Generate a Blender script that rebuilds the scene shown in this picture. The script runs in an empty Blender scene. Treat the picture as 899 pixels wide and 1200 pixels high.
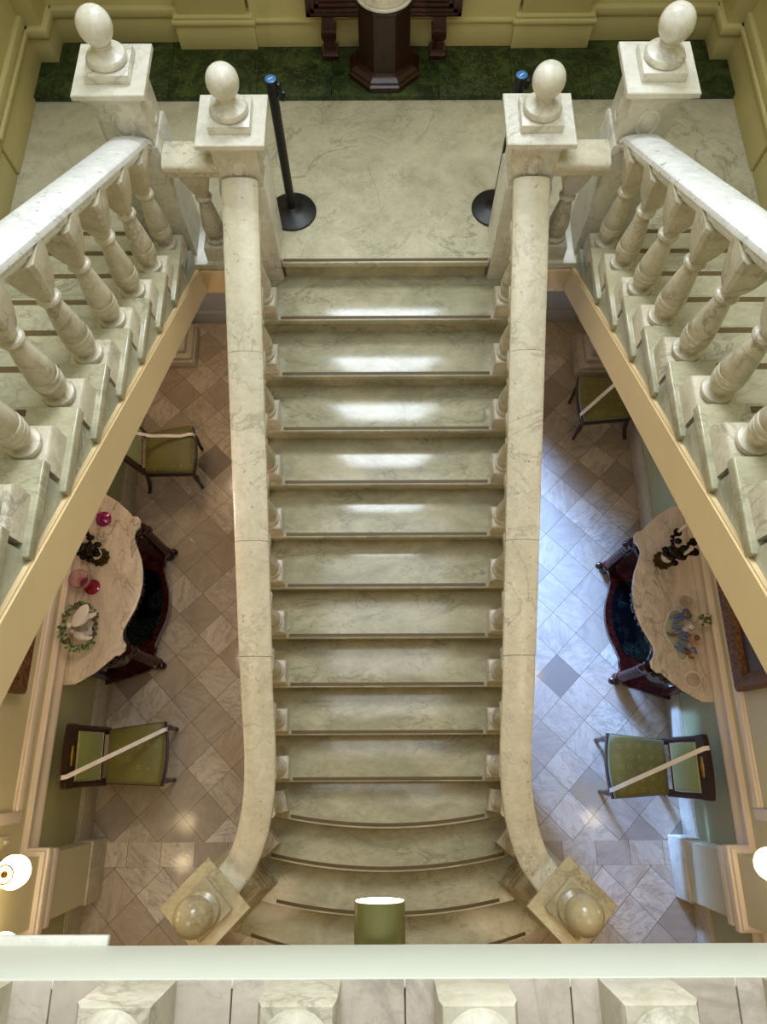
import bpy, bmesh, math, random
from mathutils import Vector, Matrix
random.seed(7)
C = bpy.context.scene.collection
PI = math.pi

# ------------------------------------------------------------------ helpers
def S(h):
    h = h.lstrip('#')
    v = [int(h[i:i+2], 16)/255 for i in (0, 2, 4)]
    return tuple((c/12.92 if c <= .04045 else ((c+.055)/1.055)**2.4) for c in v) + (1,)

def tag(o, label=None, cat=None, group=None, kind=None):
    if label: o['label'] = label
    if cat: o['category'] = cat
    if group: o['group'] = group
    if kind: o['kind'] = kind
    return o

def finish(bm, name, mat, parent=None, ang=38, smooth=True):
    bmesh.ops.recalc_face_normals(bm, faces=bm.faces[:])
    for f in bm.faces: f.smooth = smooth
    a = math.radians(ang)
    for e in bm.edges:
        if len(e.link_faces) == 2 and e.calc_face_angle(0) > a: e.smooth = False
    me = bpy.data.meshes.new(name)
    bm.to_mesh(me); bm.free()
    ms = mat if isinstance(mat, (list, tuple)) else [mat]
    for m in ms: me.materials.append(m)
    o = bpy.data.objects.new(name, me); C.objects.link(o)
    if parent is not None: o.parent = parent
    return o

def empty(name, loc=(0, 0, 0), rz=0):
    o = bpy.data.objects.new(name, None); C.objects.link(o)
    o.location = loc; o.rotation_euler = (0, 0, rz); o.empty_display_size = .1
    return o

def copy_tree(o, parent=None):
    c = o.copy(); C.objects.link(c)
    if parent is not None: c.parent = parent
    for ch in list(o.children): copy_tree(ch, c)
    return c

def NB(): return bmesh.new()

def box(bm, x0, x1, y0, y1, z0, z1, bev=0, seg=2, M=None, mi=0):
    if x0 > x1: x0, x1 = x1, x0
    vs = [bm.verts.new((x, y, z)) for z in (z0, z1) for y in (y0, y1) for x in (x0, x1)]
    idx = [(0, 2, 3, 1), (4, 5, 7, 6), (0, 1, 5, 4), (2, 6, 7, 3), (0, 4, 6, 2), (1, 3, 7, 5)]
    fs = [bm.faces.new([vs[i] for i in q]) for q in idx]
    for f in fs: f.material_index = mi
    if M is not None: bmesh.ops.transform(bm, matrix=M, verts=vs)
    if bev:
        es = list({e for f in fs for e in f.edges})
        bmesh.ops.bevel(bm, geom=es, offset=bev, segments=seg, profile=.5, affect='EDGES')
    return bm

def prism(bm, pts, z0, z1, bev=0, seg=2, M=None, topbev_only=True):
    """pts: CCW outline in xy, extruded z0..z1"""
    a = [bm.verts.new((x, y, z0)) for x, y in pts]
    b = [bm.verts.new((x, y, z1)) for x, y in pts]
    n = len(pts)
    fs = [bm.faces.new(a[::-1]), bm.faces.new(b)]
    for i in range(n):
        fs.append(bm.faces.new((a[i], a[(i+1) % n], b[(i+1) % n], b[i])))
    if M is not None: bmesh.ops.transform(bm, matrix=M, verts=a+b)
    if bev:
        es = [e for e in fs[1].edges] + ([] if topbev_only else [e for e in fs[0].edges])
        bmesh.ops.bevel(bm, geom=es, offset=bev, segments=seg, profile=.5, affect='EDGES')
    return bm

def lathe(bm, prof, c=(0, 0, 0), n=28, M=None, cap=True):
    rings = []
    allv = []
    for r, z in prof:
        if r < 1e-5:
            v = bm.verts.new((c[0], c[1], c[2]+z)); rings.append([v]); allv.append(v)
        else:
            vs = [bm.verts.new((c[0]+r*math.cos(2*PI*i/n), c[1]+r*math.sin(2*PI*i/n), c[2]+z)) for i in range(n)]
            rings.append(vs); allv += vs
    for a, b in zip(rings, rings[1:]):
        for i in range(n):
            j = (i+1) % n
            if len(a) == 1 and len(b) == 1: continue
            if len(a) == 1: bm.faces.new((a[0], b[i], b[j]))
            elif len(b) == 1: bm.faces.new((a[i], a[j], b[0]))
            else: bm.faces.new((a[i], a[j], b[j], b[i]))
    if cap:
        if len(rings[0]) > 1: bm.faces.new(rings[0][::-1])
        if len(rings[-1]) > 1: bm.faces.new(rings[-1])
    if M is not None: bmesh.ops.transform(bm, matrix=M, verts=allv)
    return bm

def sqloft(bm, prof, c=(0, 0, 0), M=None, ch=0.0):
    """square (optionally chamfered) section loft: prof = [(half, z)]"""
    rings = []; allv = []
    for h, z in prof:
        k = h*ch
        if ch: pts = [(h, -h+k), (h, h-k), (h-k, h), (-h+k, h), (-h, h-k), (-h, -h+k), (-h+k, -h), (h-k, -h)]
        else: pts = [(h, -h), (h, h), (-h, h), (-h, -h)]
        r = [bm.verts.new((c[0]+x, c[1]+y, c[2]+z)) for x, y in pts]
        rings.append(r); allv += r
    n = len(rings[0])
    for a, b in zip(rings, rings[1:]):
        for i in range(n): bm.faces.new((a[i], a[(i+1) % n], b[(i+1) % n], b[i]))
    bm.faces.new(rings[0][::-1]); bm.faces.new(rings[-1])
    if M is not None: bmesh.ops.transform(bm, matrix=M, verts=allv)
    return bm

def sweep(bm, prof, path, closed_path=False, up=Vector((0, 0, 1)), cap=True, fixed=None):
    """prof: closed outline (s,t), s = sideways (right of travel), t = up-ish"""
    P = [Vector(p) for p in path]; n = len(P); rings = []
    for i, p in enumerate(P):
        if closed_path: d = (P[(i+1) % n]-P[i-1])
        else: d = (P[min(i+1, n-1)]-P[max(i-1, 0)])
        d.normalize()
        s = d.cross(up)
        if s.length < 1e-5: s = Vector((1, 0, 0))
        s.normalize()
        t = s.cross(d).normalized()
        if fixed is not None: t = Vector(fixed)
        rings.append([bm.verts.new(p+s*a+t*b) for a, b in prof])
    m = len(prof)
    rng = range(n) if closed_path else range(n-1)
    for i in rng:
        a, b = rings[i], rings[(i+1) % n]
        for j in range(m):
            bm.faces.new((a[j], a[(j+1) % m], b[(j+1) % m], b[j]))
    if cap and not closed_path:
        bm.faces.new(rings[0][::-1]); bm.faces.new(rings[-1])
    return bm

def tube(bm, path, r, n=8, closed=False):
    rr = r if isinstance(r, (list, tuple)) else [r]*len(path)
    P = [Vector(p) for p in path]; rings = []; N = len(P)
    ref = None
    for i, p in enumerate(P):
        d = (P[(i+1) % N]-P[i-1]) if closed else (P[min(i+1, N-1)]-P[max(i-1, 0)])
        d.normalize()
        if ref is None:
            ref = Vector((0, 0, 1)) if abs(d.z) < .9 else Vector((1, 0, 0))
        s = d.cross(ref).normalized(); t = s.cross(d).normalized(); ref = t
        rings.append([bm.verts.new(p+(s*math.cos(2*PI*k/n)+t*math.sin(2*PI*k/n))*rr[i]) for k in range(n)])
    for i in range(N if closed else N-1):
        a, b = rings[i], rings[(i+1) % N]
        for k in range(n): bm.faces.new((a[k], a[(k+1) % n], b[(k+1) % n], b[k]))
    if not closed:
        bm.faces.new(rings[0][::-1]); bm.faces.new(rings[-1])
    return bm

def ball(bm, c, r, sx=1, sy=1, sz=1, u=16, v=10, M=None):
    R = bmesh.ops.create_uvsphere(bm, u_segments=u, v_segments=v, radius=r)
    m = Matrix.Translation(c) @ Matrix.Diagonal((sx, sy, sz, 1))
    if M is not None: m = Matrix.Translation(c) @ M @ Matrix.Diagonal((sx, sy, sz, 1))
    bmesh.ops.transform(bm, matrix=m, verts=R['verts'])
    return bm

def spline(pts, n=8, closed=False):
    """Catmull-Rom through points"""
    P = [Vector(p) for p in pts]; out = []; N = len(P)
    for i in range(N if closed else N-1):
        p1, p2 = P[i], P[(i+1) % N]
        p0 = P[i-1] if (closed or i > 0) else p1*2-p2
        p3 = P[(i+2) % N] if (closed or i+2 < N) else p2*2-p1
        for k in range(n):
            t = k/n
            out.append(.5*((2*p1)+(p2-p0)*t+(2*p0-5*p1+4*p2-p3)*t*t+(3*p1-p0-3*p2+p3)*t**3))
    if not closed: out.append(P[-1])
    return out

RZ = lambda a: Matrix.Rotation(a, 4, 'Z')
RX = lambda a: Matrix.Rotation(a, 4, 'X')
RY = lambda a: Matrix.Rotation(a, 4, 'Y')
T = lambda *v: Matrix.Translation(v)

# ------------------------------------------------------------------ materials
class NT:
    def __init__(s, name):
        s.m = bpy.data.materials.new(name); s.m.use_nodes = True
        s.t = s.m.node_tree; s.n = s.t.nodes; s.l = s.t.links
        s.b = s.n['Principled BSDF']
    def new(s, typ, **kw):
        x = s.n.new(typ)
        for k, v in kw.items():
            if k.startswith('i_'):
                key = k[2:]; key = int(key) if key.isdigit() else key.replace('_', ' ')
                if hasattr(v, 'is_linked') or isinstance(v, bpy.types.NodeSocket): s.l.new(v, x.inputs[key])
                else: x.inputs[key].default_value = v
            else: setattr(x, k, v)
        return x
    def math(s, op, a, b=0.0, c=None, clamp=False):
        x = s.n.new('ShaderNodeMath'); x.operation = op; x.use_clamp = clamp
        for i, v in enumerate((a, b, c)):
            if v is None: continue
            if isinstance(v, bpy.types.NodeSocket): s.l.new(v, x.inputs[i])
            else: x.inputs[i].default_value = v
        return x.outputs[0]
    def mix(s, f, a, b, typ='MIX'):
        x = s.n.new('ShaderNodeMix'); x.data_type = 'RGBA'; x.blend_type = typ
        for i, v in ((0, f), (6, a), (7, b)):
            if isinstance(v, bpy.types.NodeSocket): s.l.new(v, x.inputs[i])
            else: x.inputs[i].default_value = v
        return x.outputs[2]
    def ramp(s, f, stops):
        x = s.n.new('ShaderNodeValToRGB'); e = x.color_ramp.elements
        while len(e) < len(stops): e.new(.5)
        for i, (p, c) in enumerate(stops):
            e[i].position = p; e[i].color = c if not isinstance(c, (int, float)) else (c, c, c, 1)
        s.l.new(f, x.inputs[0]); return x.outputs[0]
    def coords(s, rnd=True, scale=(1, 1, 1)):
        tc = s.new('ShaderNodeTexCoord').outputs['Object']
        if rnd:
            r = s.new('ShaderNodeObjectInfo').outputs['Random']
            k = s.new('ShaderNodeVectorMath', operation='SCALE', i_0=(17.3, 31.7, 11.9), i_Scale=r)
            tc = s.new('ShaderNodeVectorMath', operation='ADD', i_0=tc, i_1=k.outputs[0]).outputs[0]
        mp = s.new('ShaderNodeMapping', i_Vector=tc, i_Scale=scale)
        return mp.outputs[0]
    def noise(s, v, scale, detail=4, rough=.55, dist=0, out=0):
        x = s.new('ShaderNodeTexNoise', i_Vector=v, i_Scale=scale, i_Detail=detail, i_Roughness=rough, i_Distortion=dist)
        return x.outputs[out]
    def bump(s, h, strength=.2, dist=.002):
        x = s.new('ShaderNodeBump', i_Height=h, i_Strength=strength, i_Distance=dist)
        s.l.new(x.outputs[0], s.b.inputs['Normal'])
    def set(s, **kw):
        for k, v in kw.items():
            key = {'color': 'Base Color', 'rough': 'Roughness', 'metal': 'Metallic', 'spec': 'Specular IOR Level',
                   'coat': 'Coat Weight', 'trans': 'Transmission Weight', 'ior': 'IOR', 'alpha': 'Alpha',
                   'emit': 'Emission Color', 'estr': 'Emission Strength', 'sheen': 'Sheen Weight', 'sss': 'Subsurface Weight'}[k]
            if isinstance(v, bpy.types.NodeSocket): s.l.new(v, s.b.inputs[key])
            else: s.b.inputs[key].default_value = v
        return s.m

def marble(name, base, cloud, vein, rough=.3, vs=2.2, amount=.75, speck=0.0, stretch=(1, 1, 1), rnd=True, width=.03, spec=.5):
    t = NT(name)
    v = t.coords(rnd, stretch)
    n1 = t.noise(v, vs, 7, .6, .7)
    c = t.ramp(t.noise(v, vs*.9, 5, .55, 1.2), [(.3, base), (.72, cloud)])
    ridge = t.math('ABSOLUTE', t.math('SUBTRACT', n1, .5))
    k1 = t.ramp(ridge, [(0.0, 1.0), (width, 0.0)])
    n2 = t.noise(v, vs*2.7, 6, .6, 1.3)
    k2 = t.ramp(t.math('ABSOLUTE', t.math('SUBTRACT', n2, .52)), [(0.0, .6), (width*.8, 0.0)])
    mask = t.ramp(t.noise(v, vs*.6, 2), [(.38, 0.0), (.62, 1.0)])
    k = t.math('MULTIPLY', t.math('MAXIMUM', k1, k2), t.math('MULTIPLY', mask, amount))
    c = t.mix(k, c, vein)
    fine = t.ramp(t.noise(v, vs*7, 8, .7, .8), [(.34, (.80, .79, .76, 1)), (.62, (1.0, 1.0, 1.0, 1))])
    c = t.mix(.75, c, fine, 'MULTIPLY')
    if speck:
        sp = t.ramp(t.noise(v, 34, 3, .5), [(.66, 0.0), (.71, 1.0)])
        sp = t.math('MULTIPLY', sp, speck)
        c = t.mix(sp, c, vein)
    r = t.math('MULTIPLY_ADD', t.noise(v, 9, 3), .14, rough-.07)
    t.bump(t.noise(v, 60, 3), .04, .001)
    return t.set(color=c, rough=r, spec=spec)

def paint(name, col, rough=.5, var=.06, bump=.05):
    t = NT(name)
    v = t.coords(False)
    c2 = tuple(max(0, c*(1-var*2)) for c in col[:3]) + (1,)
    c = t.ramp(t.noise(v, 1.7, 4), [(.3, col), (.75, c2)])
    t.bump(t.noise(v, 45, 3), bump, .002)
    return t.set(color=c, rough=rough)

def wood(name, dark, light, rough=.28, scale=6, stretch=(1, 1, .15)):
    t = NT(name)
    v = t.coords(True, stretch)
    c = t.ramp(t.noise(v, scale*3, 5, .6, 1.2), [(.32, dark), (.7, light)])
    t.bump(t.noise(v, scale*8, 3), .06, .001)
    return t.set(color=c, rough=rough, coat=.15)

def flat(name, col, rough=.4, metal=0, **kw):
    t = NT(name)
    v = t.coords(True)
    c2 = tuple(c*.82 for c in col[:3]) + (1,)
    c = t.ramp(t.noise(v, 14, 3), [(.3, col), (.75, c2)])
    return t.set(color=c, rough=rough, metal=metal, **kw)

CREAM = S('dfd9c6'); CREAM2 = S('c2bda8'); VEIN = S('6e6c60')
M = {}
M['marble_tread'] = marble('stair marble', S('bdb698'), S('99957a'), S('6d6b58'), .15, 2.8, .65, .15, (1, 1.8, 1), width=.022)
M['marble_rail'] = marble('handrail marble', S('e3dcc4'), S('d0c8ae'), S('77725f'), .27, 2.2, .45, .55, width=.016)
M['marble_rail_sky'] = marble('sky toned handrail marble', S('ececea'), S('dcdcd8'), S('70757a'), .25, 2.2, .35, .6, width=.014)  # handrail marble whitened; the skylight on the side flights is put into its colour
M['marble_bal'] = marble('baluster marble', S('dcd4bf'), S('bdb49c'), S('857d6b'), .33, 4.5, .7, .15)
M['marble_newel'] = marble('newel marble', S('e6e3d8'), S('d2cdbc'), S('8b8577'), .3, 2.6, .55, .1)
M['marble_foot'] = marble('shade toned newel marble', S('c4b794'), S('a39874'), S('75694a'), .2, 2.6, .6, .15)  # newel marble tinted brownish yellow; gallery shade and warm light put into its colour
M['marble_land'] = marble('landing marble', S('d3cdb3'), S('b0aa90'), S('7f7d6c'), .2, 2.1, .7, .2, width=.018)
M['marble_string'] = marble('stringer marble', S('c9c9b9'), S('a2a594'), S('6f7468'), .4, 3.2, .7, .1, (1, .5, 1))
M['marble_top'] = marble('table marble', S('e6d9c8'), S('c4b5a3'), S('857868'), .25, 3.2, .85, .25, (1.8, .7, 1))
M['marble_base'] = marble('skirting marble', S('cfc4ad'), S('b7a98f'), S('8d8270'), .35, 3, .6)
M['marble_gallery'] = marble('gallery marble', S('c3b6a3'), S('a89a88'), S('85796a'), .35, 2.6, .5)
M['groove'] = flat('anti slip strip', S('5c4720'), .55)
M['joint'] = flat('mortar joint', S('6b5f48'), .8)
M['cream'] = paint('cream wall paint', S('cfc59f'), .5)
M['cream_warm'] = paint('cream plaster', S('dbc192'), .55, .05)
M['white_trim'] = paint('white moulding paint', S('ecddcc'), .4, .03)
M['fascia'] = paint('white fascia paint', S('cfd2c1'), .55, .03)
M['green_wall'] = paint('green dado paint', S('a9a878'), .45, .06)
M['blue_wall'] = paint('grey wall paint', S('a9a9a6'), .6)
M['ivory'] = paint('landing wall paint', S('c9bb80'), .5)
M['mahogany'] = wood('mahogany', S('1c0806'), S('431510'), .2)
M['darkwood'] = wood('dark wood', S('1d0b07'), S('351710'), .3)
M['walnut'] = wood('chair wood', S('1f0d07'), S('3d1d10'), .42)
M['black'] = flat('black enamel', S('0a0b0e'), .42)
M['black_gloss'] = flat('black lacquer', S('0c0f16'), .1)
M['blue_cap'] = flat('blue sticker', S('2f6da8'), .35)
M['label'] = flat('white print', S('dfe6ee'), .5)
M['ribbon'] = flat('white ribbon', S('efe6dc'), .55)
M['gold'] = flat('gilt', S('a8812f'), .35, .8)
M['bronze'] = flat('aged bronze', S('4a3a14'), .38, .75)
M['darkbronze'] = flat('dark bronze', S('1e170c'), .38, .6)
M['candle'] = flat('candle wax', S('e8d7b4'), .5)
M['brass'] = flat('brass', S('b98f3c'), .25, .9)
M['canvas'] = paint('old canvas', S('4a3324'), .35, .3)
M['porcelain'] = flat('white porcelain', S('e6e0dc'), .2)
M['porc_blue'] = flat('blue porcelain', S('6473ad'), .25)
M['porc_skin'] = flat('pink porcelain', S('d6a184'), .3)
M['porc_brown'] = flat('brown porcelain', S('7d4d35'), .3)
M['porc_green'] = flat('green porcelain', S('a9ac93'), .3)
M['porc_flower'] = flat('cream porcelain flowers', S('cfcfae'), .3)
M['ivy'] = flat('ivy porcelain', S('4c6136'), .35)
M['ivy2'] = flat('pale ivy porcelain', S('93a381'), .35)
M['canister'] = flat('olive metal', S('6b6738'), .32, .3)
M['plastic'] = flat('ivory plastic', S('c9bf9c'), .4)
M['wire'] = flat('dark cord', S('3c3222'), .6)

def glass(name, col, rough=.03, tr=.6, ior=1.45):
    t = NT(name); return t.set(color=col, rough=rough, trans=tr, ior=ior)
M['pink_glass'] = glass('pink glass', S('d4308f'))
M['red_glass'] = glass('red glass', S('d0234c'))
M['pale_pink'] = glass('pale pink glass', S('f6d3df'), .0, .97, 1.2)
M['clear_glass'] = glass('clear glass', S('fdfcf8'), .0, 1.0, 1.12)

def emis(name, col, e):
    t = NT(name); return t.set(color=col, emit=col, estr=e, rough=.3)
M['globe'] = emis('lit opal glass', S('ffe6b4'), 11)
M['lamp_face'] = emis('lit lamp face', S('fff3d6'), 6)

# green serpentine marble
t = NT('green marble'); v = t.coords(False)
vo = t.new('ShaderNodeTexVoronoi', feature='DISTANCE_TO_EDGE', i_Vector=t.new('ShaderNodeVectorMath', operation='ADD', i_0=v,
           i_1=t.noise(v, 4, 4, out=1)).outputs[0], i_Scale=7.0).outputs[0]
c = t.ramp(t.noise(v, 6, 6, .65, 1), [(.3, S('0c1308')), (.5, S('223016')), (.68, S('435426'))])
c = t.mix(t.ramp(vo, [(0, .75), (.06, 0.0)]), c, S('55652f'))
M['green_marble'] = t.set(color=c, rough=.3)

# green chair fabric with small medallions
def fabric(name, a, b):
    t = NT(name); v = t.coords(True)
    vo = t.new('ShaderNodeTexVoronoi', feature='F1', i_Vector=v, i_Scale=13.0, i_Randomness=.25).outputs['Distance']
    ring = t.ramp(vo, [(.14, 0.0), (.2, .28), (.27, 0.0)])
    c = t.ramp(t.noise(v, 5, 3), [(.3, a), (.75, b)])
    c = t.mix(ring, c, S('a9a562'))
    t.bump(t.noise(v, 350, 2), .1, .001)
    return t.set(color=c, rough=.5, sheen=.3)
M['fabric'] = fabric('olive green damask', S('6d6726'), S('5a551e'))
M['fabric_light'] = fabric('pale green damask', S('8d9448'), S('7c843c'))
M['piping'] = flat('cream piping', S('c8b98c'), .6)

def tilemat(name, x0, y0, d, diag=True, tx=.26, ty=.176):
    t = NT(name)
    tc = t.new('ShaderNodeTexCoord').outputs['Object']
    sp = t.new('ShaderNodeSeparateXYZ', i_0=tc)
    x = t.math('SUBTRACT', sp.outputs[0], x0); y = t.math('SUBTRACT', sp.outputs[1], y0)
    if diag:
        a = t.math('DIVIDE', t.math('SUBTRACT', x, y), d); b = t.math('DIVIDE', t.math('ADD', x, y), d)
    else:
        a = t.math('DIVIDE', x, tx); b = t.math('DIVIDE', y, ty)
    fa = t.math('FLOOR', a); fb = t.math('FLOOR', b)
    ra = t.math('SUBTRACT', a, fa); rb = t.math('SUBTRACT', b, fb)
    ea = t.math('MINIMUM', ra, t.math('SUBTRACT', 1.0, ra)); eb = t.math('MINIMUM', rb, t.math('SUBTRACT', 1.0, rb))
    edge = t.math('MINIMUM', ea, eb)
    cell = t.new('ShaderNodeCombineXYZ', i_0=fa, i_1=fb, i_2=0.0).outputs[0]
    wn = t.new('ShaderNodeTexWhiteNoise', noise_dimensions='3D', i_Vector=cell)
    ang = t.math('MULTIPLY', wn.outputs[0], 6.28)
    rot = t.new('ShaderNodeVectorRotate', rotation_type='Z_AXIS', i_Vector=tc, i_Angle=ang).outputs[0]
    off = t.new('ShaderNodeVectorMath', operation='SCALE', i_0=wn.outputs[1], i_Scale=9.0).outputs[0]
    v = t.new('ShaderNodeVectorMath', operation='ADD', i_0=rot, i_1=off).outputs[0]
    v = t.new('ShaderNodeMapping', i_Vector=v, i_Scale=(1, 2.6, 1)).outputs[0]
    wn2 = t.new('ShaderNodeTexWhiteNoise', noise_dimensions='3D', i_Vector=t.new('ShaderNodeVectorMath', operation='ADD', i_0=cell, i_1=(3.3, 7.7, 1.1)).outputs[0])
    tone = t.ramp(wn2.outputs[0], [(0.0, S('81756a')), (.12, S('a99885')), (.5, S('b9a894')), (.8, S('c6b5a0')), (1.0, S('d4c5b2'))])
    cl = t.noise(v, 3.5, 6, .62, 1.5)
    c = t.mix(t.ramp(cl, [(.42, 0.0), (.75, .55)]), tone, S('857c70'))
    n1 = t.noise(v, 4.5, 7, .62, 1.0)
    k = t.ramp(t.math('ABSOLUTE', t.math('SUBTRACT', n1, .5)), [(0, 1.0), (.035, 0.0)])
    k = t.math('MULTIPLY', k, t.math('MULTIPLY', wn2.outputs[0], .5))
    c = t.mix(k, c, S('6d675f'))
    st = t.ramp(t.noise(tc, 1.9, 4), [(.52, 0.0), (.75, .45)])
    c = t.mix(st, c, S('a98a5a'))
    c = t.mix(t.math('LESS_THAN', edge, .0075), c, S('6d604e'))
    t.bump(t.math('GREATER_THAN', edge, .01), .25, .001)
    r = t.math('MULTIPLY_ADD', t.noise(tc, 6, 3), .1, .06)
    return t.set(color=c, rough=r)
M['tile'] = tilemat('diagonal marble tiles', -1.791, 2.324, .36)
M['tile_border'] = tilemat('straight marble tiles', -2.02, -.729, .36, False)
M['tile_low'] = tilemat('larger diagonal marble tiles', -2.106, -.738, .376)

# gilded carved frame
t = NT('carved gilt frame'); v = t.coords(False)
h = t.noise(v, 55, 4, .7)
c = t.ramp(h, [(.35, S('3a200e')), (.65, S('8a5c2c'))])
t.bump(h, .8, .012)
M['frame_gilt'] = t.set(color=c, rough=.42, metal=.35)
# black floral lacquer
t = NT('floral lacquer'); v = t.coords(False)
n = t.noise(v, 26, 4, .6, 2.5)
k = t.ramp(t.math('ABSOLUTE', t.math('SUBTRACT', n, .5)), [(0, 1.0), (.02, 0.0)])
k = t.math('MULTIPLY', k, t.ramp(t.noise(v, 5, 2), [(.5, 0.0), (.58, .8)]))
M['lacquer'] = t.set(color=t.mix(k, S('07090d'), S('4d6152')), rough=.1)
M['carved'] = wood('carved mahogany', S('120505'), S('33100c'), .15)

# ------------------------------------------------------------------ room shell
R_ = .1653; TR = .3013; YL = 2.908; ZL = 15*R_     # rise, tread, landing edge, landing level
WX = 2.33
def nos(k): return YL-k*TR

def structure(name, bm, mat, **kw):
    o = finish(bm, name, mat, **kw); o['kind'] = 'structure'; return o

structure('floor', box(NB(), -3.2, 3.2, -.556, 5.2, -.2, 0), M['tile'])
structure('floor_border', box(NB(), -3.2, 3.2, -.729, -.556, -.2, 0), M['tile_border'])
structure('floor_entrance', box(NB(), -3.2, 3.2, -4.5, -.729, -.2, 0), M['tile_low'])

for s, side in ((-1, 'left'), (1, 'right')):
    bm = NB()
    X0, X1 = s*WX, s*2.62
    box(bm, X0, X1, -4.5, 4.3, 0, .91)
    structure('wall_%s_dado' % side, bm, M['green_wall'])
    bm = NB()
    box(bm, X0, X1, -4.5, 2.98, .91, 2.95); box(bm, X0, X1, 2.98, 4.3, .91, 2.2)
    structure('wall_%s' % side, bm, M['cream'])
    # skirting
    y_end = 4.22
    bm = NB(); box(bm, s*(WX-.02), s*(WX+.01), -4.5, y_end, 0, .25, .006); box(bm, s*(WX-.012), s*(WX+.01), -4.5, y_end, .25, .27, .004)
    structure('baseboard_%s' % side, bm, M['marble_base'])
    # chair rail (moulded)
    prof = [(0, .905), (.022, .905), (.03, .92), (.03, .95), (.02, .965), (.014, 1.0), (.02, 1.04), (.034, 1.06), (.034, 1.09), (.02, 1.105), (0, 1.105)]
    bm = NB(); a = [bm.verts.new((s*(WX-p), -4.5, z)) for p, z in prof]; b = [bm.verts.new((s*(WX-p), 3.55, z)) for p, z in prof]
    for i in range(len(prof)-1): bm.faces.new((a[i], a[i+1], b[i+1], b[i]))
    bm.faces.new(a); bm.faces.new(b)
    structure('trim_chair_rail_%s' % side, bm, M['white_trim'])
    # panel moulding: lower horizontal + near vertical
    bm = NB()
    zb = 1.20
    box(bm, s*(WX-.024), s*(WX+.005), -.2605, 2.6, zb, zb+.07, .01)
    box(bm, s*(WX-.024), s*(WX+.005), -.33, -.26, zb, 2.2, .01)
    box(bm, s*(WX-.012), s*(WX+.005), -.26, 2.6, zb+.07, zb+.092, .004)
    structure('trim_panel_%s' % side, bm, M['white_trim'])
    # pier with wrapped chair rail and plinth
    bm = NB(); box(bm, s*2.2, s*2.5, -.93, -.53, .27, 3.9)
    structure('pillar_%s' % side, bm, M['cream'])
    bm = NB(); box(bm, s*2.185, s*2.5, -.945, -.515, 0, .28, .008)
    structure('baseboard_pier_%s' % side, bm, M['marble_base'])
    bm = NB()
    for (e, z0, z1) in ((.03, .895, .95), (.02, .95, 1.02), (.045, 1.02, 1.085), (.03, 1.085, 1.11)):
        box(bm, s*(2.2-e), s*2.5, -.93-e, -.53+e, z0, z1, .008)
    structure('trim_pier_%s' % side, bm, M['white_trim'])
    # landing side wall above, with skirting mould
    bm = NB(); box(bm, s*2.40, s*2.62, 2.9, 5.0, 2.2, 6.2); box(bm, s*2.40, s*2.62, -.5, 2.9, 2.95, 6.2)
    structure('wall_%s_upper' % side, bm, M['ivory'])
    bm = NB(); box(bm, s*2.375, s*2.41, 3.62, 4.8, ZL, 2.73, .004); box(bm, s*2.355, s*2.41, 3.62, 4.8, 2.73, 2.76, .008); box(bm, s*2.37, s*2.41, 3.62, 4.8, 2.76, 2.83, .01)
    box(bm, s*2.385, s*2.41, 2.95, 3.60, ZL, 2.70, .004); box(bm, s*2.37, s*2.41, 2.95, 3.60, 2.70, 2.76, .01)
    structure('baseboard_landing_%s' % side, bm, M['ivory'])
    bm = NB(); box(bm, s*2.27, s*2.41, 4.60, 4.83, 2.52, 6.2, .006); box(bm, s*2.25, s*2.41, 4.58, 4.83, 2.52, 2.70, .006); box(bm, s*2.23, s*2.41, 4.56, 4.83, 2.70, 2.76, .012)
    structure('pillar_landing_%s' % side, bm, M['ivory'])
    # stone pier base under the landing
    bm = NB(); x1 = 2.5
    y0 = 3.70 if s < 0 else 3.57
    box(bm, s*1.86, s*x1, y0, y0+.42, 0, .12, .012); box(bm, s*1.875, s*x1, y0+.015, y0+.405, .12, .17, .015)
    box(bm, s*1.93, s*x1, y0+.06, y0+.36, .17, .24, .02); box(bm, s*1.97, s*x1, y0+.09, y0+.33, .24, 2.2, .005)
    structure('pillar_stone_%s' % side, bm, M['marble_base'])

# glazed garden doorway below the landing, behind the stairs (open for daylight)
bm = NB(); box(bm, -1.36, -1.30, 4.22, 4.52, 0, 2.14, .006); box(bm, .60, .66, 4.22, 4.52, 0, 2.14, .006); box(bm, -1.30, .60, 4.22, 4.52, 2.08, 2.14, .006)
structure('door_1', bm, M['white_trim'])

bm = NB(); box(bm, -2.62, -1.30, 4.25, 4.5, 0, 2.22); box(bm, .60, 2.62, 4.25, 4.5, 0, 2.22); box(bm, -1.30, .60, 4.25, 4.5, 2.08, 2.22)
structure('wall_back_lower', bm, M['blue_wall'])
bm = NB()
for a, b in ((-1.95, -1.36), (.66, 1.95)): box(bm, a, b, 4.225, 4.26, 0, .15, .006); box(bm, a, b, 4.215, 4.26, .15, .18, .006)
structure('baseboard_back', bm, M['blue_wall'])

# landing slab, fascia, floor
bm = NB(); box(bm, -2.40, 2.40, YL+.10, 5.0, 2.22, ZL-.05)
structure('landing_slab', bm, M['cream_warm'])
bm = NB(); box(bm, -.92, .92, YL+.03, 5.0, ZL-.05, ZL)
for s in (-1, 1): box(bm, s*.92, s*2.40, YL-.01, 5.0, ZL-.05, ZL, .004)
structure('floor_landing', bm, M['marble_land'])
for s, side in ((-1, 'left'), (1, 'right')):
    bm = NB(); box(bm, s*.86, s*1.155, YL-.02, YL+.06, 2.22, ZL-.055, .006)
    structure('beam_%s' % side, bm, M['cream_warm'])

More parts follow.
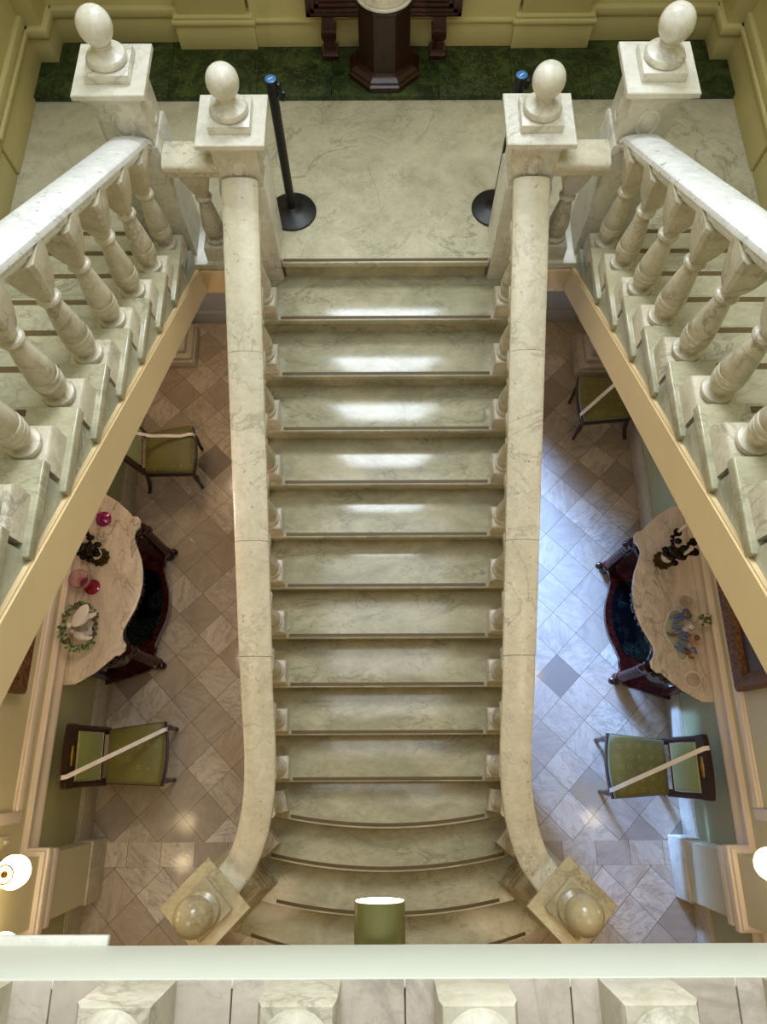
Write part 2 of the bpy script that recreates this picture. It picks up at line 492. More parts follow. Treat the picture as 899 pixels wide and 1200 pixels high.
# green marble plinth along the back wall of the landing
bm = NB()
xs_ = [-2.40, -1.47, -.87, -.36, .37, .87, 1.40, 2.40]
for a, b in zip(xs_, xs_[1:]): box(bm, a+.0008, b-.0008, 4.262, 4.95, ZL, 2.52, .003)
structure('trim_green_marble', bm, M['green_marble'])

# back wall upper with window above
bm = NB(); box(bm, -2.62, 2.62, 4.80, 5.0, 2.5, 6.4)
structure('wall_back', bm, M['ivory'])
bm = NB(); box(bm, -2.26, 2.26, 4.775, 4.81, 2.52, 2.70, .004); box(bm, -2.26, 2.26, 4.76, 4.81, 2.70, 2.76, .01)
box(bm, -.90, .90, 4.725, 4.80, 2.52, 2.69, .004); box(bm, -.90, .90, 4.71, 4.80, 2.69, 2.715, .008); box(bm, -.90, .90, 4.735, 4.80, 2.715, 6.2)
structure('baseboard_landing_back', bm, M['ivory'])
for s, side in ((-1, 'left'), (1, 'right')):
    bm = NB(); box(bm, s*.88, s*1.416, 4.70, 4.81, 2.52, 2.69, .006); box(bm, s*.865, s*1.43, 4.685, 4.81, 2.69, 2.725, .012)
    box(bm, s*.88, s*1.416, 4.70, 4.81, 2.725, 2.75, .01); box(bm, s*.92, s*1.38, 4.72, 4.81, 2.75, 6.2, .006)
    structure('pillar_back_%s' % side, bm, M['ivory'])

# gallery
GY, GZ = -.410, 4.30
bm = NB(); box(bm, -2.6, 2.6, -4.5, GY-.004, GZ-.285, GZ-.03)
structure('gallery_slab', bm, M['cream'])
bm = NB(); box(bm, -1.15, 1.15, GY-.02, GY, GZ-.285, GZ-.002, .004)
structure('trim_gallery_fascia', bm, M['fascia'])
bm = NB(); box(bm, -1.2, -.70, GY-.02, GY+.02, GZ-.306, GZ-.287, .004)
structure('trim_gallery_ledge', bm, M['marble_newel'])
bm = NB()
edges = [-2.6, -1.35, -.985, -.705, -.51, -.335, -.19, .02, .15, .36, .525, .70, .92, 1.2, 2.6]
for a, b in zip(edges, edges[1:]): box(bm, a+.0015, b-.0015, -2.0, GY-.003, GZ-.03, GZ, .002)
structure('floor_gallery', bm, M['marble_gallery'])

# ------------------------------------------------------------------ central staircase
st = empty('staircase', (0, 0, 0))
tag(st, 'central marble staircase of fifteen steps rising from the tiled hall to the landing', 'staircase')
NOSE = .03; TH = .045
def arc_front(ymid, half, bow, n=24):
    """points from left to right along a front edge bowed towards the viewer"""
    out = []
    for i in range(n+1):
        x = -half+2*half*i/n
        out.append((x, ymid+bow*(x/half)**2))
    return out
curved = {11: (-.412, .93, .112), 12: (-.705, 1.0, .132), 13: (-1.013, 1.12, .16), 14: (-1.33, 1.28, .255)}
for k in range(0, 15):
    z = (15-k)*R_
    if k <= 10:
        hw = .92 if k else .64
        y = nos(k); yb = nos(k-1)+NOSE+.02 if k else YL+.03
        bm = NB(); box(bm, -hw, hw, y, yb, z-TH, z, .009, 3)
        tr = finish(bm, 'tread', M['marble_tread'] if k else M['marble_land'], st)
        bm = NB(); box(bm, -hw+.01, hw-.01, y+NOSE, y+NOSE+.04, z-R_, z-TH-.0005)
        finish(bm, 'riser', M['marble_tread'], st)
        L = .655 if k else .63
        bm = NB(); box(bm, -L, L, y+.010, y+.032, z-.004, z+.0012)
        finish(bm, 'anti_slip_strip', M['groove'], tr)
    else:
        ym, half, bow = curved[k]
        fr = arc_front(ym, half, bow)
        yb = .03 if k == 11 else curved[k-1][0]+.2
        ybk = -.0 if k == 11 else yb+.12
        back = nos(10)+.06 if k == 11 else curved[k-1][0]+curved[k-1][2]+.06
        pts = fr+[(half, back), (-half, back)]
        bm = NB(); prism(bm, pts, z-TH, z, .010, 3, topbev_only=False)
        tr = finish(bm, 'tread', M['marble_tread'], st)
        fr2 = arc_front(ym+NOSE, half-.02, bow)
        pts = fr2+[(half-.02, back), (-half+.02, back)]
        bm = NB(); prism(bm, pts, z-R_, z-TH-.0005)
        finish(bm, 'riser', M['marble_tread'], st)
        # groove following the arc
        hw = {11: .68, 12: .83, 13: .80, 14: 1.0}[k]
        bm = NB(); n = 24; a = []; b = []
        for i in range(n+1):
            x = -hw+2*hw*i/n; yy = ym+bow*(x/half)**2
            a.append((x, yy+.011)); b.append((x, yy+.034))
        prism(bm, a+b[::-1], z-.004, z+.0012)
        finish(bm, 'anti_slip_strip', M['groove'], tr)
# strings (outer sides) and soffit
for s in (-1, 1):
    bm = NB()
    sl = R_/TR
    pts = []
    a = [(YL+.03, ZL-.06), (nos(10), 5*R_-.06), (-.25, 3.0*R_), (-.25, 0.0), (.25, 0.0), (YL+.03, 2.22-.12)]
    pa = [bm.verts.new((s*.90, y, z)) for y, z in a]; pb = [bm.verts.new((s*.84, y, z)) for y, z in a]
    bm.faces.new(pa); bm.faces.new(pb[::-1])
    for i in range(len(a)): bm.faces.new((pa[i], pa[(i+1) % len(a)], pb[(i+1) % len(a)], pb[i]))
    finish(bm, 'stringer', M['marble_string'], st)
bm = NB()
a = [(YL+.03, 2.10), (.25, .0), (.40, .06), (YL+.03, 2.16)]
pa = [bm.verts.new((-.85, y, z)) for y, z in a]; pb = [bm.verts.new((.85, y, z)) for y, z in a]
bm.faces.new(pa); bm.faces.new(pb[::-1])
for i in range(4): bm.faces.new((pa[i], pa[(i+1) % 4], pb[(i+1) % 4], pb[i]))
finish(bm, 'soffit', M['cream_warm'], st)

# ------------------------------------------------------------------ balusters
def baluster_profile(H, ph):
    """turned part between plinth and capital"""
    z0 = ph; zc = H*.71
    P = [(.052, 0), (.061, .006), (.064, .018), (.060, .030), (.046, .036), (.041, .045), (.040, .056), (.047, .07),
         (.0560, .095), (.0585, .122), (.0550, .125), (.0600, .131), (.0600, .150), (.0560, .154), (.0600, .160), (.0590, .180), (.0545, .184), (.0580, .191),
         (.053, .245), (.046, .31), (.039, .365), (.033, .40)]
    top = P[-1][1]; k = (zc-.05-z0)/top
    out = [(r, z0+z*k) for r, z in P]
    out += [(.031, zc-.045), (.031, zc-.03), (.043, zc-.026), (.0475, zc-.014), (.043, zc-.003), (.033, zc+.002), (.033, zc+.02)]
    return out, zc
_bal = {}
def baluster(parent, loc, H, pl=.15, rz=0, ph=.115, slim=1.0):
    key = (round(H, 3), pl)
    if key not in _bal:
        prof, zc = baluster_profile(H, ph)
        if slim != 1: prof = [(r if z < ph+.032 else r*slim, z) for r, z in prof]
        b = finish(lathe(NB(), prof, n=24), 'baluster', M['marble_bal'], parent)
        h = pl/2
        finish(sqloft(NB(), [(h, 0), (h, ph-.012), (h-.007, ph-.003), (.062, ph)]), 'plinth', M['marble_bal'], b)
        finish(sqloft(NB(), [(.032, zc+.018), (.042, zc+.04), (.056, zc+.09), (.068, H-.05), (.074, H-.02), (.074, H+.03)], ch=.2), 'capital', M['marble_bal'], b, ang=25)
        _bal[key] = b
    else:
        b = copy_tree(_bal[key], parent)
    b.location = loc; b.rotation_euler = (0, 0, rz)
    return b

def rail_prof(w=.18, h=.095):
    a = w/2
    top = [(a*math.cos(t), -.034+.034*math.sin(t)**.8) for t in [PI*i/16 for i in range(17)]]
    low = [(a, -.050), (a-.006, -.054), (a-.012, -.055), (a-.012, -h+.020), (a-.016, -h+.016), (a-.024, -h+.014), (a-.026, -h)]
    return [(-x, z) for x, z in low[::-1]][::1][:0]+[(-a+.026, -h)]+low[::-1]+top+[(-x, z) for x, z in low[:-1]]

SL = R_/TR
HR = .68
def zrail(y): return ZL+HR+(y-YL)*SL
XR = .772
NC = (1.092, -.79)      # bottom newel
for s, side in ((-1, 'left'), (1, 'right')):
    bt = empty('balustrade', (s*XR, 1.4, 0))
    tag(bt, 'sloping marble balustrade along the %s side of the central stairs, curving outward at its foot' % side, 'balustrade', 'balustrades of the stairs')
    off = Vector((s*XR, 1.4, 0))
    def L_(p): return Vector(p)-off
    cuts = [2.90, 2.12, 1.20, .60]
    for a, b in zip(cuts, cuts[1:]):
        bm = NB(); ys = [a-.0012, b+.0012]
        sweep(bm, rail_prof(.195), [L_((s*XR, y, zrail(y))) for y in ys], fixed=(0, 0, 1))
        finish(bm, 'handrail', M['marble_rail'], bt, ang=30)
    ctrl = [(XR, .598), (XR, .42), (.768, .25), (.766, .085), (.780, -.15), (.822, -.36), (.888, -.53), (.955, -.63), (1.01, -.70)]
    path = []
    for p in spline([(x, y, 0) for x, y in ctrl], 5):
        path.append(p)
    d = 0; pts = []
    for i, p in enumerate(path):
        if i: d += (path[i]-path[i-1]).length
        z = zrail(.598)-d*SL
        z = max(z, 1.215)
        pts.append(L_((s*p.x, p.y, z)))
    bm = NB(); sweep(bm, rail_prof(.19), pts, fixed=(0, 0, 1))
    finish(bm, 'handrail', M['marble_rail'], bt, ang=30)
    for k in range(1, 11):
        y = nos(k)+.097
        H = zrail(y)-.095-(15-k)*R_
        baluster(bt, L_((s*.748, y, (15-k)*R_)), H)
    baluster(bt, L_((s*.775, -.235, 4*R_)), .66, rz=s*-.18)
    baluster(bt, L_((s*.865, -.50, 3*R_)), .66, rz=s*-.7)

# ------------------------------------------------------------------ newel posts
def finial(parent, z, k=1.0, kb=1.0, mat='marble_newel'):
    f = finish(lathe(NB(), [(.085*k, z+.045*k), (.094*k, z+.052*k), (.096*k, z+.065*k), (.088*k, z+.08*k), (.060*k, z+.092*k), (.040*k, z+.10*k), (.034*k, z+.112*k),
                            (.043*k, z+.118*k), (.046*k, z+.126*k), (.040*k, z+.134*k)] +
                           [(.079*kb*math.sin(a)*(1-.05*math.cos(a)), z+.134*k+.070*kb-.084*kb*math.cos(a)) for a in [.55+i*(PI-.55)/16 for i in range(16)]] + [(0, z+.134*k+.154*kb)], n=32),
                'finial', M[mat], parent)
    finish(box(NB(), -.104*k, .104*k, -.104*k, .104*k, z, z+.046*k, .004), 'finial_plinth', M[mat], f)
    return f

def newel(name, loc, ztop, zbase, rz, label, ledge, die=.125, low=.138, cap=.185, k=1.0, kb=1.0, faces=(), mat='marble_newel'):
    e = empty(name, loc, rz)
    tag(e, label, 'newel post', 'newel posts of the stairs')
    zt = ztop-loc[2]; zb = zbase-loc[2]; zl = ledge-loc[2]
    # lower pedestal, die, moulded cap
    finish(sqloft(NB(), [(low, zb), (low, zl-.012), (low-.008, zl), (die, zl+.002)]), 'pedestal', M[mat], e)
    finish(sqloft(NB(), [(die, zl), (die, zt-.085)]), 'die', M[mat], e)
    finish(sqloft(NB(), [(die+.003, zt-.09), (die+.006, zt-.075), (die+.02, zt-.06), (cap-.022, zt-.048), (cap-.02, zt-.035), (cap-.004, zt-.032), (cap, zt-.028), (cap, zt-.004), (cap-.004, zt)]), 'cap', M[mat], e, ang=20)
    finial(e, zt, k, kb, mat)
    # carved oval rosettes / recessed panels on chosen faces
    zm = (zl+zt-.09)/2
    for a in faces:
        bm = NB(); R = []
        for (sc, dd) in ((1.0, .0), (.92, .010), (.82, .010), (.74, .003), (.6, .003), (.45, .012), (.2, .014)):
            R.append([bm.verts.new((.055*sc*math.cos(2*PI*i/28), -die-dd+.001, zm+.085*sc*math.sin(2*PI*i/28))) for i in range(28)])
        for p, q in zip(R, R[1:]):
            for i in range(28): bm.faces.new((p[i], p[(i+1) % 28], q[(i+1) % 28], q[i]))
        bm.faces.new(R[-1])
        bmesh.ops.transform(bm, matrix=RZ(a), verts=bm.verts[:])
        finish(bm, 'rosette', M[mat], e)
    return e

for s, side in ((-1, 'left'), (1, 'right')):
    newel('newel_post', (s*.772, 3.04, 2.31), 3.38, 2.315, 0,
          'shorter marble newel post with egg finial at the top of the central stairs, %s side' % side, 3.06, die=.116, low=.126, cap=.173,
          faces=(0, PI/2 if s < 0 else -PI/2))
    newel('newel_post', (s*1.30, 3.107, ZL), 3.60, ZL, 0,
          'taller marble newel post with egg finial where the %s side flight leaves the landing' % side, 3.27, die=.120, low=.135, cap=.172,
          faces=(PI/2 if s < 0 else -PI/2, 0))
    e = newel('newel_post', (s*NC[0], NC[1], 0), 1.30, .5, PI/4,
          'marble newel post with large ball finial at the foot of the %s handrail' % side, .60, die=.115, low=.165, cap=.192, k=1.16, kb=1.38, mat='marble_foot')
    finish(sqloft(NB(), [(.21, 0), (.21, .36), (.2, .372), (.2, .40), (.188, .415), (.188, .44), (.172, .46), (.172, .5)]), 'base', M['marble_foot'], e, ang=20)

# landing balustrade between the two newels on each side
for s, side in ((-1, 'left'), (1, 'right')):
    bt = empty('balustrade', (s*1.02, 3.0, ZL))
    tag(bt, 'short level marble balustrade between the two %s newel posts on the landing edge' % side, 'balustrade', 'balustrades of the stairs')
    bm = NB(); sweep(bm, rail_prof(.19, .11), [(-.14, 0, 3.23-ZL), (.145, 0, 3.23-ZL)], fixed=(0, 0, 1))
    finish(bm, 'handrail', M['marble_rail'], bt, ang=30)
    baluster(bt, (0, 0, 0), 3.23-ZL-.11)

# ------------------------------------------------------------------ side flights
RS, TS = .1735, .2945
def sy(k): return 2.445-(k-3)*TS
def sz(k): return 2.975+(k-3)*RS
XI = 1.155
for s, side in ((-1, 'left'), (1, 'right')):
    e = empty('side_staircase', (s*1.75, 1.5, 0))
    tag(e, '%s marble side flight climbing from the landing back towards the viewer' % side, 'staircase', 'side flights of the stairs')
    off = (s*1.75, 1.5, 0)
    def BX(bm, x0, x1, y0, y1, z0, z1, bev=0, seg=2): return box(bm, x0-off[0], x1-off[0], y0-off[1], y1-off[1], z0, z1, bev, seg)
    for k in range(1, 12):
        y, z = sy(k), sz(k)
        x_in = XI if k > 1 else 1.44
        bm = NB(); BX(bm, s*x_in, s*2.312, y-TS-.05, y, z-.05, z, .007, 3)
        tr = finish(bm, 'tread', M['marble_tread'], e)
        bm = NB(); BX(bm, s*1.35, s*2.30, y-.042, y-.014, z-.004, z+.0012)
        finish(bm, 'anti_slip_strip', M['groove'], tr)
        zlow = z-RS if k > 1 else ZL
        bm = NB(); BX(bm, s*(x_in+.025), s*2.312, y-TS-.02, y-.03, zlow, z-.0505)
        finish(bm, 'riser', M['marble_string'], e)
    # stringer wall (stone) under the steps, saw-tooth top
    bm = NB()
    a = [(sy(2)-.03, sz(1)-.02)]
    a = [(2.90, 2.44)]
    lo = lambda y: 2.422+(2.925-y)*.603
    pts = [(2.93, 2.36), (2.93, sz(1)-.06)]
    for k in range(2, 12):
        pts += [(sy(k)-.03, sz(k-1)-.06), (sy(k)-.03, sz(k)-.06)]
    pts += [(sy(12), sz(11)-.06), (sy(12), lo(sy(12))-.06)]
    pa = [bm.verts.new((s*(XI+.02)-off[0], y-off[1], z)) for y, z in pts]
    pb = [bm.verts.new((s*(XI+.09)-off[0], y-off[1], z)) for y, z in pts]
    bm.faces.new(pa); bm.faces.new(pb[::-1])
    for i in range(len(pts)): bm.faces.new((pa[i], pa[(i+1) % len(pts)], pb[(i+1) % len(pts)], pb[i]))
    finish(bm, 'stringer', M['marble_string'], e)
    # plaster fascia band and soffit
    bm = NB()
    hi = lambda y: 2.422+(2.925-y)*.603; dn = lambda y: 2.24+(2.88-y)*.593
    q = [(2.93, hi(2.93)), (-.1, hi(-.1)), (-.1, dn(-.1)), (2.89, dn(2.89))]
    pa = [bm.verts.new((s*1.15-off[0], y-off[1], z)) for y, z in q]; pb = [bm.verts.new((s*1.22-off[0], y-off[1], z)) for y, z in q]
    bm.faces.new(pa); bm.faces.new(pb[::-1])
    for i in range(4): bm.faces.new((pa[i], pa[(i+1) % 4], pb[(i+1) % 4], pb[i]))
    bmesh.ops.bevel(bm, geom=bm.edges[:], offset=.008, segments=2, affect='EDGES')
    finish(bm, 'fascia_band', M['cream_warm'], e)
    bm = NB()
    q = [(2.92, 2.24), (-.1, dn(-.1)+.02), (-.1, dn(-.1)+.07), (2.92, 2.29)]
    pa = [bm.verts.new((s*1.215-off[0], y-off[1], z)) for y, z in q]; pb = [bm.verts.new((s*2.312-off[0], y-off[1], z)) for y, z in q]
    bm.faces.new(pa); bm.faces.new(pb[::-1])
    for i in range(4): bm.faces.new((pa[i], pa[(i+1) % 4], pb[(i+1) % 4], pb[i]))
    finish(bm, 'soffit', M['cream_warm'], e)

    # balustrade of the side flight
    bt = empty('balustrade', (s*1.275, 1.5, 0))
    tag(bt, 'rising marble balustrade of the %s side flight, from the taller newel towards the viewer' % side, 'balustrade', 'balustrades of the stairs')
    o2 = Vector((s*1.275, 1.5, 0))
    zr = lambda y: sz(3)+(2.445-y)*RS/TS+.695
    ys = [2.975, 2.93, 2.88, 2.6, 1.5, -.1]
    pts = []
    for y in ys:
        z = zr(y)
        pts.append(Vector((s*1.28, y, z))-o2)
    pts[0].z += -.02
    bm = NB(); sweep(bm, rail_prof(.185, .10), pts, fixed=(0, 0, 1))
    finish(bm, 'handrail', M['marble_rail_sky'], bt, ang=30)
    for k in range(1, 11):
        y = sy(k)-.215
        H = zr(y)-.10-sz(k)
        baluster(bt, Vector((s*1.262, y, sz(k)))-o2, H, .165)

# ------------------------------------------------------------------ gallery balustrade at the bottom of the view
bt = empty('balustrade', (0, GY-.08, GZ))
tag(bt, 'marble balustrade of the upper gallery at the bottom edge, square plinths carrying round bases', 'balustrade')
for i in range(-4, 5):
    x = .153+.3375*i
    baluster(bt, (x, .004, 0), .72, .136, ph=.15, slim=.76).scale = (1.075, 1.075, 1)
bm = NB(); sweep(bm, rail_prof(.2, .11), [(-1.5, -.02, .83), (1.6, -.02, .83)], fixed=(0, 0, 1))
finish(bm, 'handrail', M['marble_rail'], bt, ang=30)

# canister spotlight under the gallery edge
e = empty('spotlight', (-.034, -.472, 3.93))
tag(e, 'olive cylindrical spotlight under the gallery edge, its pale lit end facing the stairs', 'spotlight')
Mx = RX(-PI/2-math.radians(3.2))
finish(lathe(NB(), [(.058, 0), (.0655, .012), (.0655, .135), (.0655, .140), (.062, .141), (.060, .130)], M=Mx, cap=True, n=40), 'housing', M['canister'], e)
finish(lathe(NB(), [(0, .1405), (.0625, .1405), (.0625, .1425), (0, .1425)], M=Mx, n=40, cap=False), 'lens', M['lamp_face'], e)
finish(box(NB(), -.02, .02, -.03, .02, .0, .075, .004), 'bracket', M['canister'], e)

# ------------------------------------------------------------------ landing things
def stanchion(x, y, label, strap):
    e = empty('stanchion', (x, y, ZL)); e.scale = (.885, .885, .845)
    tag(e, label, 'stanchion', 'queue stanchions')
    finish(lathe(NB(), [(.168, 0), (.172, .006), (.168, .016), (.14, .026), (.09, .038), (.055, .048), (.045, .06), (.036, .065), (.034, .075)], n=48), 'base', M['black'], e)
    finish(lathe(NB(), [(.030, .07), (.030, .99)], n=24), 'pole', M['black'], e)
    h = finish(lathe(NB(), [(.031, .98), (.036, .985), (.036, 1.07), (.034, 1.078)], n=24), 'head', M['black'], e)
    finish(lathe(NB(), [(.033, 1.077), (.033, 1.083), (.028, 1.085)], n=28), 'cap', M['blue_cap'], h)
    bm = NB(); box(bm, -.018, .018, -.003, .003, 1.0852, 1.0864, M=RZ(.7)); box(bm, .008, .014, .004, .012, 1.0852, 1.0864)
    finish(bm, 'mark', M['label'], h)
    finish(box(NB(), .03, .052, -.022, .022, 1.0, 1.06, .004), 'belt_clip', M['black'], h)
    if strap:
        bm = NB(); box(bm, .05, .075, -.02, .02, -.03, .03, .003, M=T(0, 0, .99) @ RY(.25)); finish(bm, 'belt_end', M['black'], h)
    return e
stanchion(-.588, 3.302, 'black stanchion whose pole shows in full, right of the left shorter newel', True)
stanchion(.70, 3.322, 'black stanchion half hidden behind the right shorter newel, only its base showing', False)

# pedestal with round marble-topped bowl rim
e = empty('pedestal', (0, 4.52, 2.52))
tag(e, 'dark octagonal wooden pedestal with round white top standing on the green marble', 'pedestal')
rot8 = RZ(PI/8)
def octo(prof, name):
    bm = lathe(NB(), prof, n=8, M=rot8)
    for v in bm.verts: v.co.y = min(v.co.y, .062)          # flat back towards the bench
    finish(bm, name, M['darkwood'], e, ang=15)
octo([(.258, 0), (.258, .035), (.245, .045), (.240, .06), (.215, .075), (.210, .085), (.185, .092)], 'base')
octo([(.184, .088), (.178, .46)], 'shaft')
octo([(.178, .455), (.192, .47), (.192, .488)], 'collar')
finish(lathe(NB(), [(.174, .488), (.182, .493), (.182, .503), (.177, .509), (.160, .510)], n=48), 'rim', M['marble_newel'], e)
finish(lathe(NB(), [(.170, .505), (.172, .517), (.166, .525), (0, .526)], n=48), 'top', M['marble_top'], e)

e = empty('console_bench', (-.003, 4.655, 2.52))
tag(e, 'dark carved wooden bench with moulded front standing against the wall behind the pedestal', 'bench')
bm = NB(); box(bm, -.51, .51, -.03, .048, .28, .45, .006)
for (m, d) in ((.0, .012), (.03, .02), (.06, .012)):
    box(bm, -.51+m, .51-m, -.03-d, -.02, .28+m, .31+m, .004); box(bm, -.51+m, -.48+m, -.03-d, -.02, .28+m, .45-m, .004); box(bm, .48-m, .51-m, -.03-d, -.02, .28+m, .45-m, .004)
finish(bm, 'front_panel', M['mahogany'], e)
finish(box(NB(), -.53, .53, -.05, .048, .45, .484, .008), 'seat', M['mahogany'], e)
for sx in (-1, 1):
    bm = NB(); x = sx*.37
    sqloft(bm, [(.058, 0), (.058, .03), (.05, .045), (.038, .06), (.036, .12), (.046, .135), (.05, .15), (.05, .19), (.042, .2), (.04, .28)], c=(x, -.005, 0))
    finish(bm, 'leg', M['mahogany'], e, ang=20)

# ------------------------------------------------------------------ chairs
def chair(loc, rz, label):
    e = empty('side_chair', (loc[0], loc[1], 0), rz)
    tag(e, label, 'chair', 'green upholstered side chairs')
    fw, bw, D = .225, .188, .20          # half widths, half depth; faces +x
    def outline(inset=0, n=10):
        pts = []
        for i in range(n+1):               # bowed front edge
            v = -1+2*i/n
            pts.append((D+.028*(1-v*v)-inset, v*(fw-inset)))
        pts += [(-D+inset, bw-inset), (-D+inset, -bw+inset)]
        return pts
    # seat cushion with domed top
    bm = NB(); rings = []
    for ins, z in ((.004, .405), (0, .42), (0, .445), (.006, .458), (.03, .470), (.09, .480), (.15, .484)):
        rings.append([bm.verts.new((x, y, z)) for x, y in outline(ins)])
    for a, b in zip(rings, rings[1:]):
        for i in range(len(a)): bm.faces.new((a[i], a[(i+1) % len(a)], b[(i+1) % len(a)], b[i]))
    bm.faces.new(rings[0][::-1]); bm.faces.new(rings[-1])
    finish(bm, 'seat', M['fabric'], e, ang=60)
    finish(prism(NB(), outline(-.008), .36, .412, .006), 'seat_rail', M['walnut'], e)
    for sy_ in (-1, 1):
        # turned front legs
        prof = [(.022, .38), (.02, .36), (.024, .35), (.018, .335), (.022, .28), (.024, .25), (.016, .12), (.013, .05), (.017, .04), (.012, 0)]
        bm = NB(); lathe(bm, prof[::-1], c=(D-.01, sy_*(fw-.03), 0), n=14)
        finish(bm, 'leg', M['walnut'], e)
        # sabre back legs
        path = spline([(-D-.10, sy_*(bw-.005), 0), (-D-.045, sy_*(bw-.01), .17), (-D-.005, sy_*(bw-.012), .38), (-D-.01, sy_*(bw-.012), .46)], 6)
        bm = NB(); sweep(bm, [(-.016, -.02), (.016, -.02), (.016, .02), (-.016, .02)], path, up=Vector((0, 1, 0)))
        finish(bm, 'leg', M['walnut'], e, ang=30)
    # backrest frame, leaning
    tilt = math.radians(-10)
    Mt = T(-D-.012, 0, .44) @ RY(tilt)
    bm = NB()
    for sy_ in (-1, 1):
        box(bm, -.018, .018, sy_*bw-.02, sy_*bw+.02, -.02, .50, .006, M=Mt)
    box(bm, -.018, .018, -bw, bw, .06, .095, .006, M=Mt)
    bk = finish(bm, 'backrest', M['walnut'], e)
    bm = NB(); n = 14; pts = []
    for i in range(n+1):
        v = -1+2*i/n; pts.append((v*(bw+.025), .505+.018*(1-v*v)))
    pts = pts+[(bw+.025, .415), (-bw-.025, .415)]
    a = [bm.verts.new((-.02, y, z)) for y, z in pts]; b = [bm.verts.new((.02, y, z)) for y, z in pts]
    bm.faces.new(a); bm.faces.new(b[::-1])
    for i in range(len(pts)): bm.faces.new((a[i], a[(i+1) % len(pts)], b[(i+1) % len(pts)], b[i]))
    bmesh.ops.bevel(bm, geom=bm.edges[:], offset=.004, segments=1, affect='EDGES')
    bmesh.ops.transform(bm, matrix=Mt, verts=bm.verts[:])
    finish(bm, 'top_rail', M['walnut'], bk)
    bm = NB()
    ball(bm, (0, 0, 0), .022, .6, 1.9, .8); ball(bm, (0, -.045, 0), .015, .6, 1.7, .9); ball(bm, (0, .045, 0), .015, .6, 1.7, .9)
    bmesh.ops.transform(bm, matrix=Mt @ T(.02, 0, .465), verts=bm.verts[:])
    finish(bm, 'carving', M['gold'], bk)
    bm = NB(); box(bm, -.012, .026, -bw+.028, bw-.028, .10, .405, .012, 3, M=Mt)
    pd = finish(bm, 'back_pad', M['fabric_light'], bk, ang=60)
    bm = NB(); hw = bw-.026
    tube(bm, [Mt @ Vector(p) for p in ((.022, -hw, .098), (.022, hw, .098), (.022, hw, .408), (.022, -hw, .408))], .004, 6, closed=True)
    finish(bm, 'piping', M['piping'], pd)
    return e

ch = [chair((-1.90, .085), math.radians(2.6), 'green chair on the left near the foot of the stairs, its whole back showing'),
      chair((-1.90, 2.60), math.radians(5.5), 'green chair on the left beyond the console table, half behind the sloping band'),
      chair((1.885, -.012), math.radians(180-1.5), 'green chair on the right near the foot of the stairs, in bluish daylight'),
      chair((1.975, 3.10), math.radians(180), 'green chair on the right, farthest back, beside a stone pier base')]

def ribbon(loc, rz, pts, label, w=.030):
    """strip through chair-space points"""
    Mw = T(loc[0], loc[1], 0) @ RZ(rz)
    P = [Mw @ Vector(p) for p in pts]
    c = P[len(P)//2].copy()
    bm = NB(); rows = []
    for i, p in enumerate(P):
        d = (P[min(i+1, len(P)-1)]-P[max(i-1, 0)]).normalized()
        # strip normal: face upward / forward
        nrm = Vector((0, 0, 1)) if abs(d.z) < .8 else (Mw.to_3x3() @ Vector((1, 0, 0)))
        sd = d.cross(nrm).normalized()*w/2; up = sd.cross(d).normalized()*.0012
        rows.append([bm.verts.new(p+sd-c), bm.verts.new(p-sd-c), bm.verts.new(p-sd+up-c), bm.verts.new(p+sd+up-c)])
    for a, b in zip(rows, rows[1:]):
        for k in range(4): bm.faces.new((a[k], a[(k+1) % 4], b[(k+1) % 4], b[k]))
    bm.faces.new(rows[0][::-1]); bm.faces.new(rows[-1])
    o = finish(bm, 'ribbon', M['ribbon'], None, ang=50)
    o.location = c
    tag(o, label, 'ribbon', 'white ribbons barring the chairs')
    return o
def strap(y0, y1, sag=False):
    if sag:
        return [(.222, y0, .40), (.232, y0, .45), (.222, y0-.0, .476), (.19, y0-.005, .492), (.12, y0-.02, .500), (.02, y0+(y1-y0)*.25, .535), (-.1, y0+(y1-y0)*.55, .62), (-.22, y0+(y1-y0)*.85, .78), (-.28, y1, .95), (-.305, y1, .965), (-.325, y1, .93)]
    a = Vector((.222, y0, .476)); b = Vector((-.272, y1, .962))
    L = [(.225, y0+.01, .40), (.237, y0+.006, .45)]
    for i in range(8): L.append(tuple(a.lerp(b, i/7)))
    L += [(-.305, y1-.004, .965), (-.335, y1-.006, .92)]
    return L
ribbon((-1.90, .085), math.radians(2.6), strap(.165, -.135), 'white ribbon tied diagonally across the near left green chair')
ribbon((-1.90, 2.60), math.radians(5.5), strap(.12, .02, True), 'white ribbon lying loosely over the seat of the far left chair')
ribbon((1.885, -.012), math.radians(178.5), strap(.165, -.12), 'white ribbon tied diagonally across the near right green chair')
ribbon((1.975, 3.10), math.radians(180), strap(.165, -.16), 'white ribbon stretched over the far right green chair')

